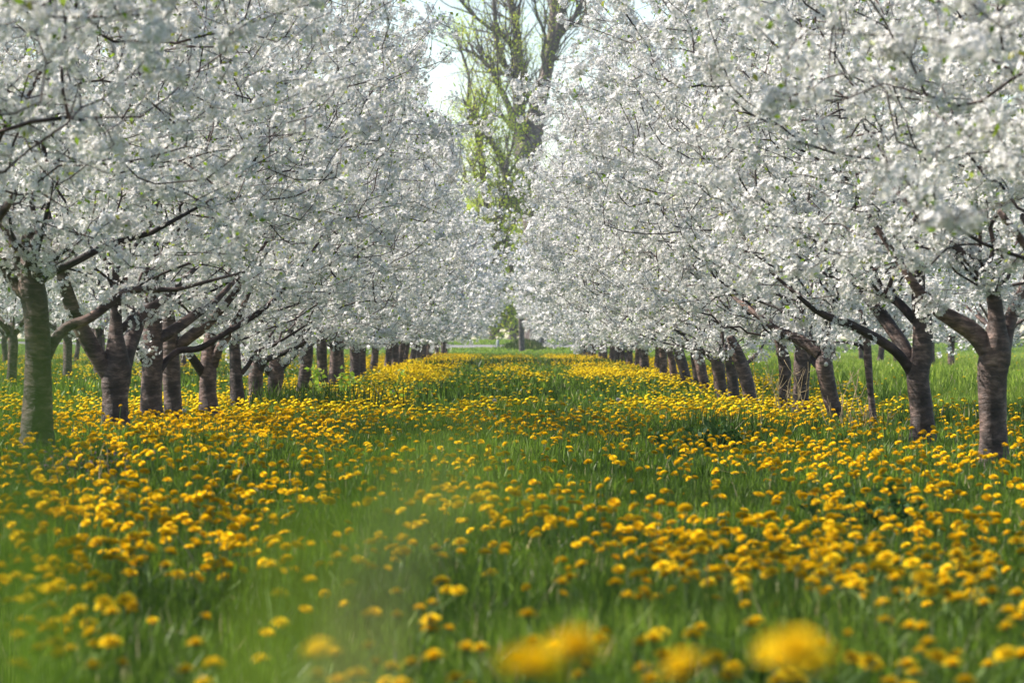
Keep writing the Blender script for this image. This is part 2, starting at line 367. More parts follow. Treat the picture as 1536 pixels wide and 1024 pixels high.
def generic_tree(X, Y, label, group, scale=1.0, dz=0.0, hi=None):
    root = empty('cherry_tree', (X, Y, float(G(X, Y))), label, 'tree', group)
    if hi is None: hi = Y < 62
    link('trunk', TR[int(rngT.integers(4))], root, (0, 0, 0), rngT.uniform(0, 6.28) if Y > 21 else .6, (rngT.uniform(0.85, 1.12),)*2 + (1,) if Y > 21 else (.55, .8, 1))
    crown_parts(root, X, Y, (HI if hi else LO)[int(rngT.integers(4 if hi else 3))], scale, dz)
    return root

def custom_tree(Z, trunk, limbs, label, group, scale=1.0, seed=0, cuts=(), crown=True, dz=0.0, cdx=0.0):
    """trunk and limbs given as (px, py, width px) in photo pixels at distance Z"""
    rng = np.random.default_rng(900+seed)
    def conv(L, drift=0.0):
        out = []
        for k, (x, y, wd) in enumerate(L):
            p = W(x, y, Z); out.append((p[0], Z + drift*k/max(1, len(L)-1), p[2], 0.5*wd/FPX*Z))
        return np.array(out)
    T = conv(trunk); bx = T[0, 0] - (T[1, 0]-T[0, 0])*0.15; gz = float(G(bx, Z))
    root = empty('cherry_tree', (bx, Z, gz), label, 'tree', group); O = np.array([bx, Z, gz])
    first = T[0].copy(); first[0] = bx; first[2] = min(gz - 0.25, first[2]-0.3); first[3] *= 1.12
    T = spline(np.vstack([first, T]), 7); tb = Tubes()
    flare = 1 + 0.35*np.exp(-np.clip(T[:, 2]-gz, 0, 9)/0.13)
    tb.add(T[:, :3]-O, T[:, 3]*flare, 18, 0.045, rng); link('trunk', tb.mesh('trunk', M['bark']), root)
    bl = []
    for L in limbs:
        drift = rng.uniform(-0.5, 0.7); A = conv(L, drift)
        A = spline(A, 6); last = A[-1].copy(); dirn = A[-1, :3]-A[-4, :3]; dirn /= np.linalg.norm(dirn)
        ext = last.copy(); ext[:3] += dirn*0.45 + [0, 0, 0.12]; ext[3] *= 0.45; A = np.vstack([A, ext])
        tl = Tubes(); tl.add(A[:, :3]-O, A[:, 3], 12, 0.03, rng)
        link('limb', tl.mesh('limb', M['bark'] if L[0][2] > 15 else M['twig']), root)
        tail = A[int(len(A)*0.55):, :3]
        if len(tail): bl.append(tail[rng.integers(0, len(tail), 26)] + rng.normal(0, 0.07, (26, 3)))
    for (x, y, wd) in cuts:
        p = W(x, y, Z-0.095); r_ = 0.42*wd/FPX*Z; tc = Tubes(); tc.add([p-O+[0, 0.12, -0.02], p-O], [r_*0.9, r_], 10, 0.05, rng)
        link('pruning_cut', tc.mesh('pruning_cut', M['cut']), root)
    if bl:
        V, F, tn = clusters(rng, np.concatenate(bl)-O, 14, 0.0175, 0.046)
        link('limb_blossom', mesh_np('limb_blossom', V, F, mat=M['petal'], tint=tn), root)
    if crown:
        top = T[-1]-np.array([*O, 0]); crown_parts(root, bx, Z, HI[seed % 4] if Z < 66 else LO[seed % 3], scale, dz, top[0]*0.6+cdx)
    return root

GL, GR = 'cherry trees in the left row along the alley', 'cherry trees in the right row along the alley'
# --- left row, near trees
custom_tree(24.2, [(55, 650, 46), (57, 600, 42), (57, 540, 40), (54, 470, 40), (48, 430, 40), (43, 400, 26), (43, 345, 20)],
    [[(70, 535, 17), (80, 510, 17), (96, 490, 16), (129, 476, 15), (168, 445, 13), (190, 434, 11), (254, 433, 7)],
     [(55, 425, 15), (75, 410, 12), (105, 394, 12), (141, 374, 11), (168, 362, 10), (219, 347, 8)],
     [(46, 450, 22), (20, 425, 18), (0, 395, 16)], [(45, 430, 20), (28, 400, 15), (16, 358, 14), (0, 335, 12)],
     [(48, 400, 10), (60, 370, 8), (70, 343, 7)]],
    'thick forked cherry tree veiled by blurred grass, leftmost trunk of the left row', GL, seed=1)
custom_tree(29.0, [(173, 636, 40), (173, 600, 39), (174, 570, 43), (175, 545, 40), (174, 505, 24), (174, 460, 17), (175, 370, 11)],
    [[(168, 570, 28), (150, 540, 27), (131, 506, 25), (113, 470, 22), (101, 432, 20), (92, 398, 15)],
     [(180, 565, 30), (186, 530, 28), (196, 500, 25), (208, 470, 19), (232, 452, 13)], [(176, 500, 12), (196, 475, 12), (186, 445, 11), (182, 420, 9)]],
    'dark stout cherry tree splitting low into a wide V, second trunk of left row', GL, seed=2)
custom_tree(32.0, [(229, 634, 35), (227, 600, 33), (228, 550, 32), (228, 500, 31), (227, 450, 27), (225, 400, 18)],
    [[(238, 508, 17), (262, 492, 17), (290, 470, 14), (312, 455, 11)], [(240, 555, 10), (250, 540, 10), (267, 526, 10), (297, 522, 10), (334, 500, 9), (370, 478, 9), (400, 455, 8), (440, 412, 6)],
     [(220, 545, 12), (211, 530, 10), (208, 520, 8)]],
    'cherry tree with sunlit flaking bark and one long low limb reaching right, left row', GL, seed=3)
custom_tree(33.9, [(261, 627, 28), (258, 580, 27), (255, 530, 27), (254, 490, 22), (249, 450, 15)],
    [[(262, 525, 16), (285, 505, 18), (310, 486, 17), (330, 466, 13), (352, 440, 10)]],
    'cherry tree close behind the flaking trunk with a pale bent limb, left row', GL, seed=4)
custom_tree(37.9, [(314, 624, 28), (312, 590, 26), (312, 560, 26), (313, 530, 22), (316, 500, 15)],
    [[(305, 562, 14), (293, 540, 13), (280, 520, 10), (268, 495, 9)], [(319, 548, 17), (328, 525, 14), (345, 500, 12), (362, 470, 9)]],
    'Y-shaped cherry tree standing alone between two trunk pairs in the left row', GL, seed=5)
custom_tree(42.0, [(358, 620, 21), (355, 580, 20), (353, 540, 18), (350, 500, 15)], [[(362, 560, 8), (372, 548, 7), (385, 528, 7), (410, 518, 5)]],
    'straight slim cherry trunk left of the small forked pair, left row', GL, seed=6)
custom_tree(45.0, [(385, 618, 21), (384, 585, 20), (384, 560, 21), (386, 530, 15)], [[(380, 562, 9), (372, 548, 8), (360, 540, 6)], [(388, 558, 12), (400, 540, 10), (425, 530, 8), (450, 520, 6)]],
    'small forked cherry tree touching the paler one on its right, left row', GL, seed=7)
custom_tree(48.4, [(411, 615, 20), (412, 585, 20), (414, 555, 23), (412, 530, 15)], [[(405, 560, 10), (393, 543, 8), (380, 530, 6)], [(421, 553, 9), (436, 538, 8), (452, 520, 6)]],
    'pale smooth cherry trunk, last before the gap of tall grass in left row', GL, seed=8)
# --- right row, near trees
custom_tree(23.9, [(1490, 673, 42), (1489, 620, 40), (1489, 560, 44), (1493, 525, 46), (1495, 480, 27), (1488, 430, 22), (1478, 390, 17)],
    [[(1483, 530, 30), (1462, 500, 29), (1435, 482, 26), (1410, 467, 23), (1392, 450, 20), (1372, 428, 14)],
     [(1492, 440, 20), (1468, 402, 19), (1440, 378, 15), (1413, 358, 12)], [(1503, 530, 26), (1514, 492, 22), (1526, 462, 19), (1540, 438, 15)]],
    'thickest cherry tree of the right row, rightmost, forking into three limbs', GR, seed=11)
custom_tree(28.1, [(1384, 657, 35), (1382, 610, 34), (1377, 565, 35), (1383, 530, 31), (1384, 480, 28), (1378, 440, 22), (1380, 400, 15)],
    [[(1374, 570, 24), (1358, 522, 23), (1341, 492, 21), (1325, 466, 20), (1308, 444, 15)],
     [(1368, 560, 15), (1347, 532, 15), (1315, 509, 15), (1290, 496, 14), (1265, 485, 14), (1240, 477, 12), (1213, 464, 8)],
     [(1372, 480, 15), (1347, 452, 14), (1320, 438, 12), (1296, 420, 9)]],
    'dark cherry tree with two long limbs sweeping left, second from right', GR, seed=12)
custom_tree(32.2, [(1311, 645, 11), (1306, 590, 10), (1302, 540, 12), (1299, 505, 11), (1290, 465, 7)],
    [[(1298, 525, 6), (1288, 517, 6), (1265, 513, 4), (1243, 515, 3)]], 'thin young cherry tree, slimmest trunk standing upright in the right row', GR, seed=13, scale=0.86, dz=0.12)
custom_tree(36.0, [(1254, 628, 22), (1247, 600, 22), (1240, 570, 25), (1236, 545, 27), (1239, 515, 16), (1241, 465, 13)],
    [[(1236, 555, 13), (1222, 540, 12), (1214, 510, 10), (1210, 482, 9)], [(1230, 530, 19), (1206, 513, 18), (1186, 503, 15), (1163, 492, 12)]],
    'leaning cherry tree with a pale round pruning cut facing the viewer', GR, seed=14, cuts=[(1239, 546, 8)])
custom_tree(41.2, [(1200, 618, 23), (1202, 580, 24), (1204, 540, 26), (1209, 505, 20), (1212, 470, 13)], [[(1200, 520, 13), (1188, 500, 12), (1170, 490, 9)]],
    'dark twin-looking cherry trunk right of the reddish bramble shoots', GR, seed=15)
custom_tree(42.6, [(1176, 620, 17), (1177, 580, 18), (1177, 545, 19), (1170, 515, 14), (1160, 490, 10)], [],
    'reddish split-barked cherry trunk behind the bramble shoots, right row', GR, seed=16)
custom_tree(48.5, [(1129, 624, 18), (1124, 590, 20), (1115, 555, 21), (1106, 530, 18), (1095, 505, 12)], [[(1120, 545, 6), (1131, 537, 6), (1143, 526, 4)], [(1112, 545, 9), (1090, 520, 8), (1065, 508, 6)]],
    'leftward leaning dark cherry trunk, rightmost of a bunch of three', GR, seed=17)
custom_tree(51.5, [(1103, 620, 16), (1100, 580, 17), (1096, 545, 17), (1090, 510, 12)], [], 'middle cherry trunk of the bunch of three in the right row', GR, seed=18)
custom_tree(54.8, [(1084, 608, 17), (1080, 575, 18), (1076, 540, 21), (1070, 510, 13)], [[(1070, 540, 10), (1050, 522, 8), (1030, 508, 6)]], 'cherry trunk with light ringed bark, leftmost of the bunch of three', GR, seed=19)
custom_tree(58.8, [(1058, 590, 15), (1053, 560, 15), (1047, 530, 15), (1043, 505, 10)], [], 'cherry trunk left of a green gap, right one of a touching pair', GR, seed=20)
custom_tree(62.0, [(1046, 588, 10), (1044, 560, 10), (1041, 530, 11), (1040, 505, 8)], [], 'slim cherry trunk, left one of the touching pair in the right row', GR, seed=21)
custom_tree(66.0, [(1031, 582, 15), (1026, 555, 15), (1019, 530, 15), (1014, 505, 10)], [], 'leftward leaning cherry trunk just left of the touching pair, right row', GR, seed=22)
custom_tree(70.5, [(1013, 575, 11), (1009, 550, 11), (1004, 520, 11)], [], 'narrow straight cherry trunk beside the leftward leaning one, right row', GR, seed=23)

# --- trees beside and nearer than the frame edge: only their crowns hang into the picture
for X, Y, lb in ((-3.1, 20.3, 'cherry tree left of the frame whose blurred blossom fills the upper left'), (-3.2, 16.2, 'nearer cherry tree off the left edge with soft blurred blossom twigs'), (-3.15, 12.2, 'cherry tree off the left edge whose crown hangs into the top left corner'), (-3.3, 8.2, 'nearest cherry tree on the left, only its outermost blossom in the corner')):
    generic_tree(X, Y, lb, GL)
for X, Y, lb in ((3.05, 20.0, 'cherry tree right of the frame whose blossom fills the upper right'), (3.0, 16.0, 'nearer cherry tree off the right edge with blurred blossom and dark twigs'), (2.95, 12.1, 'cherry tree off the right edge whose blurred crown hangs in the top corner'), (3.0, 8.0, 'near cherry tree on the right with strongly blurred blossom'), (2.85, 5.0, 'nearest cherry tree on the right, its huge soft blossom in the upper right corner')):
    generic_tree(X, Y, lb, GR)
# --- the rows receding to the end of the orchard
Lx = [318, 300, 285, 270, 256, 240, 225, 205, 190, 178, 168, 160, 152, 146, 140, 134, 129, 124, 120, 116, 112, 108.5, 105, 102, 99]
Rx = [228, 214, 202, 192, 182, 173, 165, 158, 151, 145, 139, 133, 128, 123, 118.5, 114.5, 111, 107.5, 104.5, 101.5]
for k, d in enumerate(Lx):
    X = -3 + float(rngT.uniform(-0.08, 0.08)); generic_tree(X, 5760*3/d, f'receding cherry tree, left row, {ORD[k]} past the gap of tall grass', GL)
for k, d in enumerate(Rx):
    X = 3 + float(rngT.uniform(-0.08, 0.08)); generic_tree(X, 5760*3/d, f'receding cherry tree, right row, {ORD[k]} beyond the touching pair and narrow one', GR)
# --- the next rows to either side
k = 0
for Y in [64.5, 74, 78.5, 83, 90, 94.5, 99, 107, 112, 118, 124, 131, 138, 145, 152, 160]:
    generic_tree(-8.5+float(rngT.uniform(-.15, .15)), Y, f'cherry tree in the row behind the left row, {ORD[k]} from the left edge', 'cherry trees in the second row on the left', hi=False); k += 1
k = 0
for X, Y in [(-14, 106), (-14.1, 114), (-13.9, 122), (-14, 131), (-14, 141), (-14, 151)]:
    generic_tree(X, Y, f'distant cherry tree in the third row on the left, {ORD[k]} from the left', 'cherry trees in the third row on the left', hi=False, dz=-0.1); k += 1
k = 0
for X, Y, dz in [(10.2, 80.5, -0.42), (10.9, 86.5, -0.3), (10.6, 93, -0.25), (10.8, 99, -0.2), (10.6, 106, -0.2), (10.7, 112, -0.15), (10.8, 119, -0.15), (10.6, 127, -0.1), (10.7, 135, -0.1), (10.6, 144, 0), (10.6, 154, 0)]:
    generic_tree(X, Y, f'cherry tree across the green strip on the right, {ORD[k]} from the right edge', 'cherry trees in the second row on the right', hi=False, dz=dz); k += 1
print('trees', round(time.time()-T0, 1))

# ------------------------------------------------------------------ the old maple and the trees past the road
def broadleaf(name, Z, strokes, label, seed, twigs, leaf_n, leaf_size, leaf_box=None, leafmat='maple_leaf', cat='tree', spreadY=2.5):
    rng = np.random.default_rng(seed)
    base = W(strokes[0][0][0], 505, Z); O = np.array([base[0], Z, float(G(base[0], Z))])
    root = empty(name, tuple(O), label, cat)
    pts = []; 
    for si, L in enumerate(strokes):
        dr = 0 if si == 0 else rng.uniform(-spreadY, spreadY)
        A = np.array([(*W(x, y, Z), 0.5*wd/FPX*Z) for x, y, wd in L]); 
        if si == 0: A[0, 2] = O[2]-0.4
        A[:, 1] += np.linspace(0, dr, len(A)); A = spline(A, 6); t = Tubes(); t.add(A[:, :3]-O, A[:, 3], 12, 0.05, rng)
        link('trunk' if si == 0 else 'limb', t.mesh('trunk', M['maple_bark']), root)
        if si: pts.append(np.hstack([A, np.gradient(A[:, :3], axis=0)]))
    B = np.vstack(pts); tw = Tubes(); ends = []
    for gen in range(3):
        new = []
        for k in range(twigs[gen]):
            s = B[rng.integers(len(B))]; d = s[4:7]/(np.linalg.norm(s[4:7])+1e-9) + rng.normal(0, 0.6, 3); d[2] += 0.35; d /= np.linalg.norm(d)
            L = (2.6, 1.6, 0.8)[gen]*rng.uniform(0.6, 1.3)*Z/210; r0 = min(s[3]*0.55, (0.05, 0.025, 0.014)[gen])
            P = [s[:3]]
            for i in range(5): d = d + rng.normal(0, 0.14, 3) + [0, 0, 0.06]; d /= np.linalg.norm(d); P.append(P[-1] + d*L/5)
            P = np.array(P); rr = np.linspace(r0, r0*0.4, 6); tw.add(P-O, rr, 4)
            new.append(np.hstack([P, rr[:, None], np.gradient(P, axis=0)]))
            if gen: ends.append(P[2:])
        B = np.vstack(new) if gen else np.vstack([B] + new)
    link('twigs', tw.mesh('twigs', M['maple_bark']), root)
    E = np.vstack(ends); E = E[rng.integers(0, len(E), leaf_n//7)]; E = np.repeat(E, 7, 0) + rng.normal(0, 0.30*Z/210, (len(E)*7, 3))
    link('crown', leaf_mesh('crown', rng, E-O, leaf_size, M[leafmat]), root)
    return root
broadleaf('maple_tree', 209, [
    [(803, 510, 34), (802, 420, 32), (799, 330, 32), (790, 245, 36), (788, 215, 33)],
    [(784, 240, 26), (780, 190, 20), (778, 140, 18), (777, 80, 15), (774, 40, 12), (765, 0, 9), (758, -80, 6)],
    [(797, 235, 30), (803, 180, 28), (812, 140, 23), (822, 95, 20), (828, 50, 15), (832, 0, 12), (838, -90, 7)],
    [(824, 90, 14), (838, 50, 12), (846, 10, 11), (858, -30, 8), (870, -100, 5)],
    [(826, 70, 10), (845, 48, 8), (862, 25, 7), (878, -5, 5), (890, -40, 4)],
    [(840, 50, 6), (860, 35, 5), (885, 25, 3)],
    [(778, 200, 12), (765, 165, 10), (748, 130, 9), (735, 105, 7), (712, 85, 5), (695, 80, 3)],
    [(776, 150, 11), (766, 115, 10), (750, 85, 9), (745, 55, 8), (742, 20, 6), (738, -30, 4)],
    [(770, 70, 10), (755, 55, 8), (735, 45, 6), (712, 28, 5), (690, 5, 4)],
    [(777, 75, 7), (772, 30, 7), (768, -10, 6), (775, -60, 4)],
    [(776, 130, 6), (765, 115, 5), (745, 108, 4), (720, 105, 3)],
    [(770, 195, 7), (745, 165, 5), (722, 152, 4)], [(796, 160, 5), (785, 130, 4), (788, 100, 4)],
    [(818, 110, 7), (814, 80, 6), (818, 55, 5), (805, 20, 4), (800, -20, 3)],
    [(812, 380, 10), (830, 340, 8), (850, 300, 6)], [(790, 330, 10), (770, 280, 8), (750, 250, 6)]],
    'tall old grey maple with bare forked limbs and young yellow-green leaves', 61, (260, 420, 1000), 8000, 0.12)
broadleaf('broadleaf_tree', 196, [
    [(783, 512, 9), (780, 460, 9), (768, 400, 9), (745, 340, 10), (728, 300, 9), (726, 262, 8)],
    [(728, 300, 7), (722, 245, 6), (715, 205, 6), (702, 165, 5), (703, 115, 4), (690, 70, 3)],
    [(760, 262, 11), (745, 225, 9), (722, 195, 8), (712, 180, 6), (694, 150, 4)], [(738, 370, 8), (750, 320, 8), (757, 275, 9), (760, 250, 8)],
    [(728, 262, 5), (722, 205, 4), (726, 165, 3), (735, 130, 2)], [(735, 330, 6), (715, 300, 5), (700, 270, 4), (690, 230, 3)],
    [(742, 420, 6), (755, 370, 5), (768, 330, 4), (775, 300, 3)], [(740, 440, 5), (752, 400, 4), (762, 370, 3)], [(740, 400, 5), (726, 370, 4), (718, 345, 3)], [(740, 440, 5), (728, 400, 4), (722, 360, 3)], [(736, 330, 5), (760, 300, 4), (780, 290, 3)], [(742, 400, 5), (762, 350, 4), (778, 320, 3)], [(730, 300, 5), (712, 262, 4), (704, 235, 3)], [(738, 360, 5), (752, 330, 4), (764, 300, 3)], [(742, 470, 5), (756, 430, 4), (770, 400, 3)]],
    'smaller tree in fresh yellow-green leaf standing left of the old maple', 62, (160, 380, 900), 15000, 0.13, spreadY=1.6)
rngB = np.random.default_rng(77)
bgs = [(700, 268, 12, 'leafy tree past the road, left end of the background trees'), (738, 280, 9, 'rounded green bush past the road behind the low post'), (768, 300, 12, 'yellow-green tree past the road seen down the middle of the alley'), (815, 275, 11, 'background tree past the road just right of the maple trunk'), (860, 300, 12, 'leafy tree past the road, right end of the background trees')]
for i, (px, Z, h, lb) in enumerate(bgs):
    hp = h/Z*FPX*0.55
    st = [[(px, 510, 12), (px+2, 470, 10), (px-2, 500-hp*0.8, 8)]]
    for k in range(9):
        y0 = 506-hp*0.09*k; dx = rngB.uniform(-1, 1)*hp*0.35; st.append([(px, y0, 6), (px+dx*0.6, y0-hp*0.15, 4), (px+dx, y0-hp*0.32, 2)])
    broadleaf('broadleaf_tree', Z, st, lb, 80+i, (90, 300, 700), 26000, 0.22, spreadY=3)
# far wood on the horizon
x = rngB.uniform(-160, 160, 26000); y = rngB.uniform(420, 470, 26000); hgt = 7+5*hashnoise(x, y*0, .06, 31)+3*hashnoise(x, y*0, .3, 32); z = .5+hgt*rngB.uniform(0, 1, 26000)**.7
o = link('far_wood', leaf_mesh('far_wood', rngB, np.stack([x, y, z], 1), 1.5, M['wood'])); o['kind'] = 'stuff'; tag(o, 'low band of distant spring woodland on the horizon', 'wood')
# low marker post by the road
p = W(745, 520, 200); po = Tubes(); po.add([(0, 0, -0.3), (0, 0, 0.2), (0, 0, 0.42), (0, 0, 0.47)], [0.085, 0.085, 0.085, 0.06], 10)
o = link('marker_post', po.mesh('marker_post', M['post']), None, (p[0], 213.8, float(G(p[0], 213.8)))); tag(o, 'short grey post on the near edge of the road', 'post')
print('maple', round(time.time()-T0, 1))

# ------------------------------------------------------------------ flower density on the ground
def gp(px, py, h=0.14):       # ground point seen at a photo pixel
    Z = (CAMZ-h)*FPX/(py-VY); return (px-VX)/FPX*Z, Z
green = []                    # patches of plain grass: centre px,py, half width px, top py, bottom py, strength
for px, py, hw, y0, y1, s in [(540, 735, 110, 695, 765, .5), (330, 700, 110, 685, 720, .35), (480, 850, 80, 815, 880, .3), (930, 690, 110, 665, 722, .75), (1150, 720, 160, 700, 742, .7),
        (650, 590, 55, 578, 603, .85), (620, 640, 60, 620, 660, .8), (860, 605, 30, 590, 620, .4), (780, 660, 50, 640, 680, .25), (1180, 650, 100, 634, 668, .6), (60, 690, 60, 675, 715, .7),
        (1150, 900, 130, 870, 950, .5), (860, 930, 140, 890, 990, .5), (330, 960, 200, 910, 1010, .35), (700, 850, 60, 800, 900, .3), (740, 541, 50, 537, 546, .5), (770, 560, 40, 552, 568, .4), (470, 590, 40, 575, 605, .7), (340, 560, 60, 545, 580, .5), (1380, 830, 200, 800, 865, .3)]:
    xc, zc = gp(px, py); _, za = gp(px, y1); _, zb = gp(px, y0); green.append((xc, (za+zb)/2, hw/FPX*zc, (zb-za)/2, s))
def density(x, y):
    n = 0.5*hashnoise(x, y*0.35, 1.3, 3) + 0.3*hashnoise(x, y*0.5, 3.1, 4) + 0.2*hashnoise(x, y, 6, 5)
    d = 27*smooth(0.33, 0.66, n) + 1.5 + 4*smooth(24, 18, y)
    band = np.exp(-((x+2.3)/1.2)**2)*smooth(17, 24, y)*smooth(190, 100, y); d = d + 42*band*(0.45 + 0.9*n)
    d = d + 22*np.exp(-((x-2.4)/1.3)**2)*smooth(16, 22, y)*(0.3+n)
    far = smooth(45, 80, y); d = d*(1+0.5*far*np.exp(-(x/4)**2))*(1-.4*smooth(-4.8, -5.6, x))
    for xc, zc, rx_, rz_, s in green: d = d*(1 - s*np.exp(-(((x-xc)/rx_)**2 + ((y-zc)/rz_)**2)**1.5))
    trk = np.exp(-((np.abs(x+0.05)-0.9)/0.33)**2); d = d*(1-0.88*trk*smooth(33, 48, y))*(1-.55*smooth(60, 110, y))
    d = d*(1 - 0.93*smooth(4.0, 5.6, x)*smooth(30, 46, y))*(1+1.9*smooth(21, 12, y)*(.6+.4*smooth(7.5, 11, y)))
    d = d*(1-.75*smooth(40, 60, y)*smooth(.45, .62, hashnoise(x+7, y*.09, 1.25, 21)))*smooth(158, 142, y)
    return np.maximum(d, 0)
def scatter(rng, y0, y1, dmax, margin, extra=0.0):
    """uniform points on the strip of ground seen by the camera between two distances"""
    n = int((0.1335*(y1*y1-y0*y0) + 2*margin*(y1-y0))*dmax)
    y = y0 + (y1-y0)*rng.uniform(0, 1, n*2); hw = 0.1335*y + margin; keep = rng.uniform(0, hw.max(), n*2) < hw; y = y[keep][:n]
    hw = 0.1335*y + margin; x = rng.uniform(-1, 1, len(y))*hw; return x, y

# ------------------------------------------------------------------ dandelion shapes
def head_hi(seed):
    rng = np.random.default_rng(seed); V, Qd, tint = [], [], []
    for ring, (n, r0, r1, z0, z1) in enumerate([(30, .25, 1.0, .10, .16), (28, .2, .92, .18, .34), (24, .15, .75, .25, .50), (18, .1, .52, .32, .62), (12, .03, .3, .38, .68), (6, .0, .1, .42, .70)]):
        for k in range(n):
            a = 2*math.pi*(k+rng.uniform(-.4, .4))/n + ring*0.4; L = r1*rng.uniform(.86, 1.08); zt = z1*rng.uniform(.85, 1.15); wd = 0.065
            ca, sa = math.cos(a), math.sin(a); b = len(V)
            for rr, zz, ww in ((r0, z0, wd*.6), ((r0+L)/2, z0+(zt-z0)*.75, wd), (L, zt, wd*.75)):
                V += [(rr*ca+ww*sa, rr*sa-ww*ca, zz), (rr*ca-ww*sa, rr*sa+ww*ca, zz)]
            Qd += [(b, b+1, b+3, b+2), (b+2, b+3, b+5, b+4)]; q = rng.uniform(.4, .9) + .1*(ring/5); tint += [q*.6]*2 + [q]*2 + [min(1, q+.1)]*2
    return np.array(V), Qd, tint
def bract_hi():
    V, Qd = [], []; n = 12
    for r, z in ((.08, -.22), (.26, -.12), (.34, .02), (.30, .12)):
        for k in range(n): a = 2*math.pi*k/n; V.append((r*math.cos(a), r*math.sin(a), z))
    for j in range(3):
        for k in range(n): Qd.append((j*n+k, j*n+(k+1) % n, (j+1)*n+(k+1) % n, (j+1)*n+k))
    for k in range(9):      # bracts bent back
        a = 2*math.pi*k/9; b = len(V); ca, sa = math.cos(a), math.sin(a)
        V += [(.28*ca+.05*sa, .28*sa-.05*ca, -.08), (.28*ca-.05*sa, .28*sa+.05*ca, -.08), (.42*ca, .42*sa, -.26), (.40*ca, .40*sa, -.25)]; Qd.append((b, b+1, b+2, b+3))
    return np.array(V), Qd
def head_mid():
    V, Fq, tint = [], [], []; n = 13
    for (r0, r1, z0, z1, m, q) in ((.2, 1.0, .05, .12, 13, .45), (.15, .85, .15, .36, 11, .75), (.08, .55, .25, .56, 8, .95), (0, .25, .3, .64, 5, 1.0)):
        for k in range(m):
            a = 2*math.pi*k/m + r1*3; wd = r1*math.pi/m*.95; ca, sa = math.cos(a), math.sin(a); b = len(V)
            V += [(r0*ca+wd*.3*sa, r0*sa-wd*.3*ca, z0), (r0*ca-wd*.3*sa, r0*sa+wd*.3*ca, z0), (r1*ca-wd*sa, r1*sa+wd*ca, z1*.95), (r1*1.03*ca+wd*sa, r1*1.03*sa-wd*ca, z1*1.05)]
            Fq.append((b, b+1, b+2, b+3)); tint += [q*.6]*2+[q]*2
    return np.array(V), Fq, np.array(tint)
def head_far():
    V = []; tint = []; 
    for r, z, q in ((.45, 0, .1), (1.0, .16, .5), (.62, .5, .95)):
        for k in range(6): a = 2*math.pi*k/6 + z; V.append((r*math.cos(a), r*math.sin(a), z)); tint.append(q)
    V.append((0, 0, .62)); tint.append(1.0)
    Qd = [(j*6+k, j*6+(k+1) % 6, (j+1)*6+(k+1) % 6, (j+1)*6+k) for j in range(2) for k in range(6)]; Tr = [(12+k, 12+(k+1) % 6, 18) for k in range(6)]
    return np.array(V), Qd, Tr, np.array(tint)

rng = np.random.default_rng(101)
def points(y0, y1, dmax, margin):
    x, y = scatter(rng, y0, y1, dmax, margin); keep = rng.uniform(0, dmax, len(x)) < density(x, y); return x[keep], y[keep]
# everything from the camera to the end of the orchard
xa, ya = points(2.2, 20, 90, 0.8); xb, yb = points(20, 60, 100, 1.2); xc_, yc_ = points(60, 178, 75, 3.0)
h_of = lambda n: np.clip(rng.normal(0.145, 0.035, n), 0.06, 0.25)
ha = h_of(len(xa)); ga = G(xa, ya); sa_ = rng.uniform(0.018, 0.030, len(xa))
scr_y = VY + (CAMZ-ga-ha)/ya*FPX; scr_x = VX + xa/ya*FPX
vis = (scr_y < 1040) & (scr_x > -15) & (scr_x < 1551) & (ya > 7)
order = np.argsort(-np.where(vis, sa_/ya, 0)); N_SPECIAL = 292
single = order[:min(N_SPECIAL, int(vis.sum()))]; rest = np.ones(len(xa), bool); rest[single] = False; rest &= ya > 7
print('flowers', len(xa), len(xb), len(xc_))
spec = [(xa[i], ya[i], ha[i], sa_[i]) for i in single]
# the big soft heads at the bottom edge, close to the lens
named = [(862, 985, 2.7, 0.027, 'large blurred yellow dandelion near the bottom edge right of centre, higher of two overlapping'), (798, 1014, 2.5, 0.027, 'large blurred dandelion cut by the bottom edge, lower left of two overlapping'),
         (1030, 1012, 3.0, 0.025, 'blurred dandelion at the bottom edge between the two bigger heads'), (1190, 992, 2.6, 0.029, 'widest blurred orange-yellow dandelion at the bottom edge on the right'),
         (480, 985, 4.2, 0.026, 'soft yellow dandelion low in the left centre behind blurred grass'), (1383, 868, 7.6, 0.025, 'crisp domed dandelion standing clear of the grass at lower right'), (1318, 852, 7.9, 0.024, 'domed dandelion just left of the crisp one at lower right')]
for px, py, Z, s, lb in named:
    q = W(px, py, Z); spec.append((q[0], Z, q[2]-float(G(q[0], Z)), s, lb))
heads = []
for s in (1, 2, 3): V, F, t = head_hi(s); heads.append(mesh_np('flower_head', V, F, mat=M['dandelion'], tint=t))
V, F = bract_hi(); bract = mesh_np('bract_cup', V, F, mat=M['stem'], tint=np.full(len(V), 0.4))
stems = []
for s in range(4):
    r_ = np.random.default_rng(s); t = Tubes(); b = r_.uniform(-.08, .08, 2)
    t.add(spline([(0, 0, -1.3), (-b[0]*.5, -b[1]*.5, -.6), (b[0], b[1], -.25), (0, 0, -.01)], 4), np.linspace(.0030, .0024, 13), 6)
    me = t.mesh('stem', M['stem']); at = me.attributes.new('tint', 'FLOAT', 'POINT'); at.data.foreach_set('value', np.linspace(0, 1, len(me.vertices)).astype(np.float32)); stems.append(me)
cells = {}
rows_w = ['in the nearest grass', 'in the near meadow', 'a few steps off', 'in the farther foreground']
cols_w = ['at the left edge', 'on the left', 'left of centre', 'in the centre', 'right of centre', 'on the right', 'at the right edge']
def place_of(x, y, h):
    sx, sy = VX + x/y*FPX, VY + (CAMZ-float(G(x, y))-h)/y*FPX
    return int(np.clip(sx/1536*7, 0, 6)), (0 if sy > 960 else 1 if sy > 880 else 2 if sy > 820 else 3), sx
info = []
